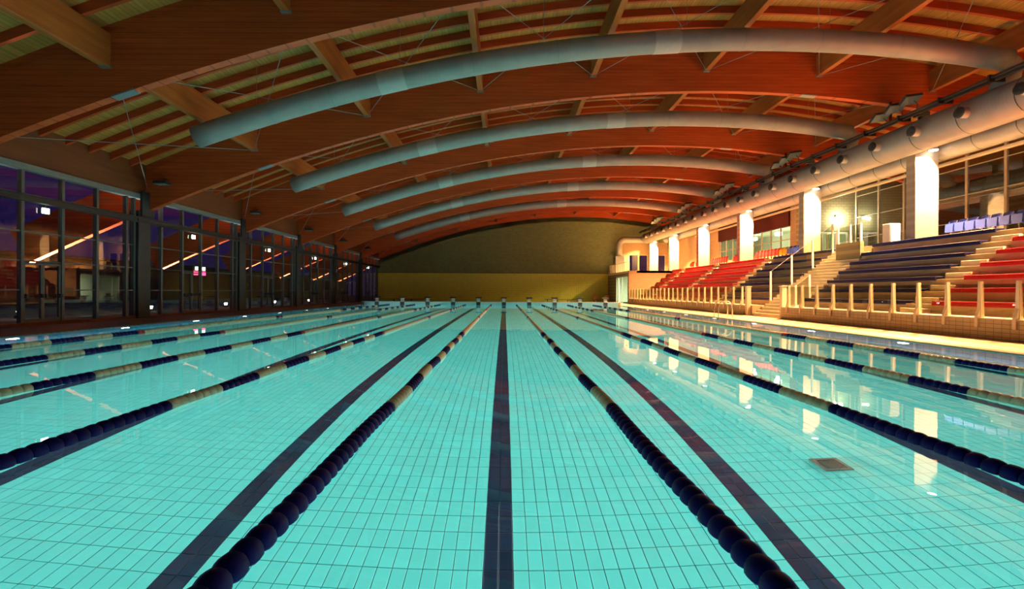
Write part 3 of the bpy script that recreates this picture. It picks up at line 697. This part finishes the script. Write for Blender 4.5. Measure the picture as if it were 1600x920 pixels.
# --- gallery tip-up seats
def seat_meshes(mat):
    b = MB(); n = 6
    for i in range(n):      # curved back shell leaning back
        pass
    back = MB()
    prof = [(-.02,.36),(.0,.52),(.04,.72),(.1,.92)]
    vs = []; 
    for (x, z) in prof:
        for j in range(7):
            t = j/6*2-1; vs.append((x - .05*(1-t*t)*-1, t*.22, z + (0 if z < .9 else -.03*t*t)))
    fs = [(a*7+j, a*7+j+1, (a+1)*7+j+1, (a+1)*7+j) for a in range(3) for j in range(6)]
    nb = len(vs); vs2 = [(x+.025, y, z) for x, y, z in vs]
    rim = list(range(0, 7)) + [13, 20] + list(range(27, 20, -1)) + [14, 7]
    back.add(vs+vs2, fs+[tuple(nb+i for i in reversed(f)) for f in fs] + [(rim[i], rim[(i+1) % len(rim)], rim[(i+1) % len(rim)]+nb, rim[i]+nb) for i in range(len(rim))])
    pan = MB().add([(-.12,-.21,.38),(-.06,-.21,.36),(-.02,-.21,.72),(-.08,-.21,.74),(-.12,.21,.38),(-.06,.21,.36),(-.02,.21,.72),(-.08,.21,.74)],
                   [(0,1,2,3),(7,6,5,4),(0,3,7,4),(1,5,6,2),(3,2,6,7),(0,4,5,1)])
    return back.mesh('seat_back', mat, smooth=True), pan.mesh('seat_pan', mat)
SM = {c: seat_meshes(M['seat_'+c]) for c in ('blue','red','yellow')}
leg_me = MB().box(-.02, .06, -.03, .03, 0, .4).box(-.1, .14, -.05, .05, 0, .02).mesh('bracket', M['steel'])
def seat_row(c, y0, n, where, pitch=.53):
    for i in range(n):
        s = thing('stadium_seat', (20.75, y0+pitch*(i+.5), GAL+.02), '%s tip-up seat %s, %s from the camera' % (c, where, ORD[i]), 'seat', 'tip-up gallery seats')
        for nm_, me_ in (('seat_back', SM[c][0]), ('seat_pan', SM[c][1]), ('bracket', leg_me)):
            o = bpy.data.objects.new(nm_, me_); COL.objects.link(o); o.parent = s
seat_row('blue', 19.4, 9, 'in the near row right of the nearest pillar')
seat_row('blue', 35.0, 5, 'left of the second pillar')
seat_row('yellow', 37.65, 2, 'between the blue and red seats')
seat_row('red', 38.7, 7, 'right of the third pillar')
seat_row('red', 44.4, 4, 'just left of the third pillar')
seat_row('red', 47.8, 7, 'right of the fourth pillar')
seat_row('red', 54.0, 3, 'just left of the fourth pillar')
seat_row('red', 56.3, 2, 'near the end of the gallery')
pf = struct(MB().box(20.3, 21.2, 19.2, 24.2, GAL, GAL+.02).box(20.3, 21.2, 34.9, 57.4, GAL, GAL+.02).build('floor_seat_plinth', M['stair']), 'low plinth under the gallery seats', 'plinth')

# --- air ducts
def curve_pts(x0, x1, dz, y, n=48): return [(x, y, az(x)+dz) for x in np.linspace(x0, x1, n)]
for k in range(1, len(YK)-2):
    y = YK[k]+BAY/2
    d = thing('cross_duct', (0, y, 9), 'curved round air duct spanning the roof, %s from the camera' % ORD[k-1], 'duct', 'curved air ducts')
    MB().tube(curve_pts(-11.8, 19.3, .22, y), .41, 20).build('duct_body', M['duct_x'], d, smooth=True)
    for x in (-4.3, 6.2):
        MB().tube(curve_pts(x-.5, x+.5, .22, y, 5), .425, 20, caps=False).build('joint_sleeve', M['sleeve'], d, smooth=True)
    for x in (-8.9, -6.6, -1.2, 2.0, 9.1, 12.0, 15.0):
        MB().tube(curve_pts(x-.03, x+.03, .22, y, 2), .422, 20, caps=False).build('seam_ring', M['greysteel'], d, smooth=True)
    MB().tube([(19.1,y,az(19.1)+.22),(19.5,y,az(19.5)+.05),(19.35,y,9.55),(19.0,y,9.15)], .36, 16).build('end_elbow', M['duct_x'], d, smooth=True)
    for x in (-9.5, -4.0, 1.5, 7.0, 12.5, 17.0):
        MB().tube([(x,y,az(x)+.66),(x,y,roofz(x))], .008, 4).build('hanger_wire', M['greysteel'], d)
UD = (18.67, 8.4, .7)
ud = thing('nozzle_duct', (UD[0], 30, UD[1]), 'large round air duct with jet nozzles along the gallery', 'duct')
MB().tube([(UD[0], y, UD[1]) for y in (6, 30, 67.6)], UD[2], 28).build('duct_body', M['duct_y'], ud, smooth=True)
i = 0; y = 15.35
while y < 66.5:
    nz = MB().tube([(UD[0]-.6, y, UD[1]-.02), (UD[0]-1.02, y-.08, UD[1]-.05)], [.21,.19], 16, caps=False).build('nozzle', M['sleeve'], ud, smooth=True)
    MB().tube([(UD[0]-1.0, y-.08, UD[1]-.05), (UD[0]-1.03, y-.085, UD[1]-.05), (UD[0]-1.06, y-.09, UD[1]-.05), (UD[0]-1.05, y-.088, UD[1]-.05), (UD[0]-.98, y-.075, UD[1]-.05)], [.2,.225,.2,.15,.15], 16, caps=False).build('nozzle_ring', M['steel'], nz, smooth=True)
    MB().tube([(UD[0]-.97, y-.075, UD[1]-.05), (UD[0]-1.01, y-.08, UD[1]-.05), (UD[0]-1.045, y-.087, UD[1]-.05)], [.155,.13,.05], 14).build('jet_cone', M['greysteel'], nz, smooth=True)
    MB().tube([(UD[0], y+.42, UD[1]), (UD[0], y+.46, UD[1])], UD[2]+.012, 28, caps=False).build('seam_ring', M['steel'], ud, smooth=True)
    y += 2.36
LD = (21.0, 8.2, .5)
ld = thing('return_duct', (LD[0], 30, LD[1]), 'smaller plain round air duct running behind the pillars', 'duct')
MB().tube([(LD[0], y, LD[1]) for y in (6, 30, 66.5)], LD[2], 24).build('duct_body', M['duct_y'], ld, smooth=True)
for j in range(26):
    y = 14.6+2.0*j
    MB().tube([(LD[0], y, LD[1]), (LD[0], y+.04, LD[1])], LD[2]+.012, 24, caps=False).build('seam_ring', M['steel'], ld, smooth=True)
MB().bbox(21.35, 21.6, 6, 57.8, 7.55, 7.68, .02).build('cable_ledge', M['post'], ld)
el = thing('corner_duct', (15.4, 68.4, 4.9), 'duct elbow turning down into a grey box in the far corner', 'duct')
pts = [(19.2,68.6,8.3),(17.2,68.6,8.3)] + [(16.1-.8*math.sin(a)+.0, 68.6, 7.5+.8*math.cos(a)) for a in np.linspace(0.05, math.pi/2, 7)] + [(15.3,68.6,6.0)]
MB().tube(pts, .42, 18).build('duct_elbow', M['duct_x'], el, smooth=True)
MB().bbox(14.7, 15.9, 68.0, 69.3, 3.76, 6.1, .03).build('air_box', M['greysteel'], el)

# --- gantry rails with floodlights above the nozzle duct
gr = thing('cable_gantry', (18.2, 30, 9.3), 'dark twin-rail cable gantry above the nozzle duct', 'gantry')
for x, z in ((17.95,9.3),(18.35,9.42),(18.1,9.22)): MB().bbox(x-.04, x+.04, 6, 68.5, z-.05, z+.05, .01).build('rail', M['rail'], gr)
for j in range(28): y = 8+j*2.2; MB().box(17.85, 18.45, y-.04, y+.04, 9.15, 9.4).build('cross_bracket', M['rail'], gr)
for k, y in enumerate(YK[1:-1]):
    for x in (18.2,): MB().box(x-.05, x+.05, y-.05, y+.0, 9.4, az(x)+.1).build('hanger', M['rail'], gr)
    for j, (dy, dz, dx) in enumerate(((-.25,.0,0),(-1.1,.12,.05),(-1.9,.22,.12))):
        fx, fy, fz = 17.55+dx, y+dy, 9.55+dz
        f = thing('gantry_floodlight', (fx, fy, fz), 'unlit gantry floodlight, %s in the cluster at the %s arch' % (ORD[j], ORD[k]), 'floodlight', 'gantry floodlights')
        m = MB().bbox(-.38, .38, -.27, .27, -.06, .06, .02); fb = m.mesh('lamp_head', M['steel'])
        hd = inst('lamp_head', fb, f, (fx, fy, fz)); hd.rotation_euler = (-.5, -.15, 0)
        pn = bpy.data.objects.new('front_glass', MB().box(-.35, .35, -.24, .24, -.075, -.06).mesh('front_glass', M['strip'])); COL.objects.link(pn); pn.parent = hd
        MB().tube([(fx+.1, fy, fz-.02), (fx+.3, fy, fz-.2), (17.95, fy, 9.3)], .025, 6).build('yoke', M['rail'], f)
# unlit floodlights on the window side
for k, y in enumerate(YK[1:-1]):
    fx, fy, fz = -15.9, y-.35, 6.25
    f = thing('side_floodlight', (fx, fy, fz), 'unlit grey floodlight above the window front at the %s arch' % ORD[k], 'floodlight', 'window-side floodlights')
    MB().bbox(fx-.3, fx+.3, fy-.25, fy+.25, fz, fz+.13, .03).build('lamp_head', M['steel'], f); MB().box(fx-.26, fx+.26, fy-.21, fy+.21, fz-.015, fz).build('front_glass', M['strip'], f)
    MB().tube([(fx,fy,fz+.13),(fx,fy+.2,fz+.3),(fx,y+.02,fz+.3)], .025, 6).build('arm', M['rail'], f)

# ================================================================== POOL EQUIPMENT
# underwater lamps in both long walls
def pool_lamp_nodes(l):
    l.use_nodes = True; nt = l.node_tree; em = nt.nodes['Emission']
    geo = N(nt, 'ShaderNodeNewGeometry'); sp = N(nt, 'ShaderNodeSeparateXYZ'); nt.links.new(geo.outputs['Incoming'], sp.inputs[0])
    ab = N(nt, 'ShaderNodeMath', operation='ABSOLUTE'); nt.links.new(sp.outputs['Z'], ab.inputs[0])
    # flat-beam optic: even light over the floor out to the middle of the pool
    s0 = .085
    dv = N(nt, 'ShaderNodeMath', operation='DIVIDE'); dv.inputs[0].default_value = s0; nt.links.new(ab.outputs[0], dv.inputs[1])
    mn = N(nt, 'ShaderNodeMath', operation='MINIMUM'); mn.inputs[1].default_value = 1.0; nt.links.new(dv.outputs[0], mn.inputs[0])
    p3 = N(nt, 'ShaderNodeMath', operation='POWER'); p3.inputs[1].default_value = 3.0; nt.links.new(mn.outputs[0], p3.inputs[0])
    d2 = N(nt, 'ShaderNodeMath', operation='DIVIDE'); d2.inputs[1].default_value = s0; nt.links.new(ab.outputs[0], d2.inputs[0])
    m2 = N(nt, 'ShaderNodeMath', operation='MINIMUM'); m2.inputs[1].default_value = 1.0; nt.links.new(d2.outputs[0], m2.inputs[0])
    p2 = N(nt, 'ShaderNodeMath', operation='POWER'); p2.inputs[1].default_value = 2.0; nt.links.new(m2.outputs[0], p2.inputs[0])
    mu = N(nt, 'ShaderNodeMath', operation='MULTIPLY'); nt.links.new(p3.outputs[0], mu.inputs[0]); nt.links.new(p2.outputs[0], mu.inputs[1])
    nt.links.new(mu.outputs[0], em.inputs['Strength'])
ring_me = {}; lens_me = {}
lamp_l = bpy.data.lights.new('underwater_beam', 'AREA'); lamp_l.shape = 'DISK'; lamp_l.size = .3; lamp_l.energy = POOL_LAMP_W; lamp_l.color = (.92,1,.97)
pool_lamp_nodes(lamp_l)
for s_, xw, side in ((1, XL_POOL, 'window'), (-1, XR_POOL, 'grandstand')):
    ring_me[s_] = MB().tube([(0,0,0),(s_*.05,0,0)], [.22,.2], 18).mesh('ring', M['chrome'])
    lens_me[s_] = MB().tube([(s_*.05,0,0),(s_*.07,0,0)], [.19,.17], 16).mesh('lens', M['lamp_pool'])
    for j in range(12):
        y = 1.55+4.28*j
        t = thing('underwater_lamp', (xw, y, -.6), 'lit underwater lamp, %s side pool wall, %s from the far end' % (side, (['nearest']+ORD[1:])[11-j]), 'lamp', 'underwater pool lamps')
        inst('ring', ring_me[s_], t, (xw, y, -.6)); inst('lens', lens_me[s_], t, (xw, y, -.6))
        lo_ = bpy.data.objects.new('underwater_beam', lamp_l); COL.objects.link(lo_); lo_.parent = t; lo_.location = (s_*.12, 0, 0); lo_.rotation_euler = (0, -s_*math.pi/2, 0)

# lane ropes
FP = .145
prof = [(0,.042),(.012,.062),(.035,.075),(.072,.078),(.11,.075),(.132,.062),(.1445,.042)]
def float_mesh(mat, n=14):
    m = MB(); m.tube([(0, y, 0) for y, r in prof], [r for y, r in prof], n); return m.mesh('float', mat, smooth=True)
FM = {c: float_mesh(M['float_'+c]) for c in ('navy','cream','red')}
def fcol(d):
    d = min(d, 50-d) if d > 25 else d
    if d < 5.05: return 'navy'
    if d < 15: return 'cream' if int(d-5.05) % 2 == 0 else 'navy'
    if d < 15.3: return 'red'
    if 24.6 < d < 24.85 or d > 25.1 and d < 25.2: return 'navy'
    if d > 24.85: return 'red'
    return 'cream'
RN = ['leftmost','second from the left','third from the left','fourth from the left','just left of the centre lane','just right of the centre lane','third from the right','second from the right','rightmost']
for i in range(9):
    x = -11.25+2.5*i
    t = thing('lane_rope', (x, Y_NEAR, 0), 'floating lane rope of navy and cream floats, %s' % RN[i], 'lane rope', 'lane ropes')
    MB().tube([(x,Y_NEAR-.01,.015),(x,Y_FAR+.01,.015)], .012, 6).build('cable', M['steel'], t)
    nf = int(49.6/FP); rest = MB(); 
    ymin = max(0, abs(x)*805/815-.9-Y_NEAR-1.2)
    sway = lambda d: .012*math.sin(d*1.7+i) 
    for j in range(nf):
        d = .2+j*FP; c = fcol(d); y = Y_NEAR+d
        if d < 15.3 and y > max(ymin, 1.9):
            o = inst('float', FM[c], t, (x+sway(d), y, .018)); o.rotation_euler = (0, random.random()*6.28, 0)
        else:
            ci = {'navy':0,'cream':1,'red':2}[c]; n = 10; b = len(rest.v)
            rest.tube([(x, y+yy_, .018) for yy_, r in prof[::2]], [r*.99 for yy_, r in prof[::2]], n, mi=ci)
    ro = rest.build('float_string', [M['float_navy'], M['float_cream'], M['float_red']], t, smooth=True); tag(ro, 'distant floats of the lane rope', kind='stuff')

# starting blocks at the far end
def block_meshes():
    ped = MB().prism_x([(-.02,.33),(.34,.33),(.3,.66),(.02,.66)], -.14, .14)
    plate = MB().add([(-.3,-.12,.655),(.3,-.12,.655),(.3,.5,.73),(-.3,.5,.73),(-.3,-.12,.72),(.3,-.12,.72),(.3,.5,.79),(-.3,.5,.79)], [(0,3,2,1),(4,5,6,7),(0,1,5,4),(1,2,6,5),(2,3,7,6),(3,0,4,7)])
    panel = MB().bbox(-.2, .2, -.06, -.001, -.25, .3, .01)
    bar = MB().tube([(-.22,-.03,.5),(-.22,-.12,.5),(.22,-.12,.5),(.22,-.03,.5)], .018, 6)
    return ped.mesh('pedestal', M['block_light']), plate.mesh('top_plate', M['block_dark']), panel.mesh('front_panel', M['block_dark']), bar.mesh('grip_bar', M['chrome'])
BMs = block_meshes()
BN = ['leftmost','second from the left','third from the left','fourth from the left','just left of the centre line','in line with the centre lane line','just right of the centre line','third from the right','second from the right','rightmost']
for i in range(10):
    x = -12.5+2.5*i
    t = thing('starting_block', (x, Y_FAR, 0), 'dark-topped starting block on the far pool end, %s' % BN[i], 'starting block', 'starting blocks')
    for nm_, me_ in zip(('pedestal','top_plate','front_panel','grip_bar'), BMs):
        o = bpy.data.objects.new(nm_, me_); COL.objects.link(o); o.parent = t
# floor drain
t = thing('drain_grate', (GR[0], GR[2], -DEPTH), 'square dark drain grate set in the pool floor', 'drain')
x0, x1, y0, y1 = GR; zt = -DEPTH+.011
MB().box(x0,x0+.04,y0,y1,zt-.01,zt+.012).box(x1-.04,x1,y0,y1,zt-.01,zt+.012).box(x0+.04,x1-.04,y0,y0+.04,zt-.01,zt+.012).box(x0+.04,x1-.04,y1-.04,y1,zt-.01,zt+.012).build('grate_frame', M['grate_metal'], t)
MB().box(x0+.03,x1-.03,y0+.03,y1-.03,zt-.01,zt-.004).build('sump', M['block_dark'], t)
for j in range(9):
    xx = x0+.046+j*.0255
    MB().box(xx, xx+.012, y0+.04, y1-.04, zt-.004, zt+.008).build('grate_bar', M['grate_metal'], t)
# ladder
def ladder(y, label):
    t = thing('pool_ladder', (XR_POOL, y, 0), label, 'ladder')
    for dy in (-.28, .28):
        pts = [(XR_POOL+.62, y+dy, DECK)] + [(XR_POOL+.62-.0, y+dy, .55)] + [(XR_POOL+.26+.36*math.cos(a), y+dy, .55+.36*math.sin(a)) for a in np.linspace(.2, math.pi-.1, 8)] + [(XR_POOL-.1, y+dy, .4), (XR_POOL-.1, y+dy, -1.2)]
        MB().tube(pts, .024, 8).build('handrail', M['chrome'], t, smooth=True)
    for z in (-.3,-.6,-.9,-1.15): MB().bbox(XR_POOL-.14, XR_POOL-.05, y-.28, y+.28, z-.015, z+.015, .008).build('rung', M['chrome'], t)
ladder(27.0, 'steel ladder with curved handrails at the grandstand side of the pool')
# benches along the far deck
for i, (a, b) in enumerate(((-14.6,-8.2),(4.6,8.6))):
    t = thing('low_bench', (a, 58, DECK), 'long low dark bench before the far wall, %s one' % ['left','right'][i], 'bench', 'benches before the far wall')
    MB().bbox(a, b, 57.8, 58.2, .42, .48, .01).build('seat_board', M['block_dark'], t)
    for x in np.linspace(a+.3, b-.3, 4): MB().box(x-.03, x+.03, 57.85, 58.15, DECK, .42).build('leg', M['steel'], t)
for i, x in enumerate((10.6, 11.9)):
    t = thing('plastic_chair', (x, 59.5, DECK), 'small brown chair near the passage opening, %s of two' % ['left','right'][i], 'chair', 'chairs by the far wall')
    MB().bbox(x-.25, x+.25, 59.3, 59.75, .42, .47, .015).build('seat', M['header'], t)
    MB().bbox(x-.25, x+.25, 59.73, 59.78, .55, .95, .015).build('backrest', M['header'], t)
    for dx in (-.21,.21):
        for dy in (59.34,59.72): MB().box(x+dx-.02, x+dx+.02, dy-.02, dy+.02, DECK, .42 if dy < 59.5 else .9).build('leg', M['steel'], t)
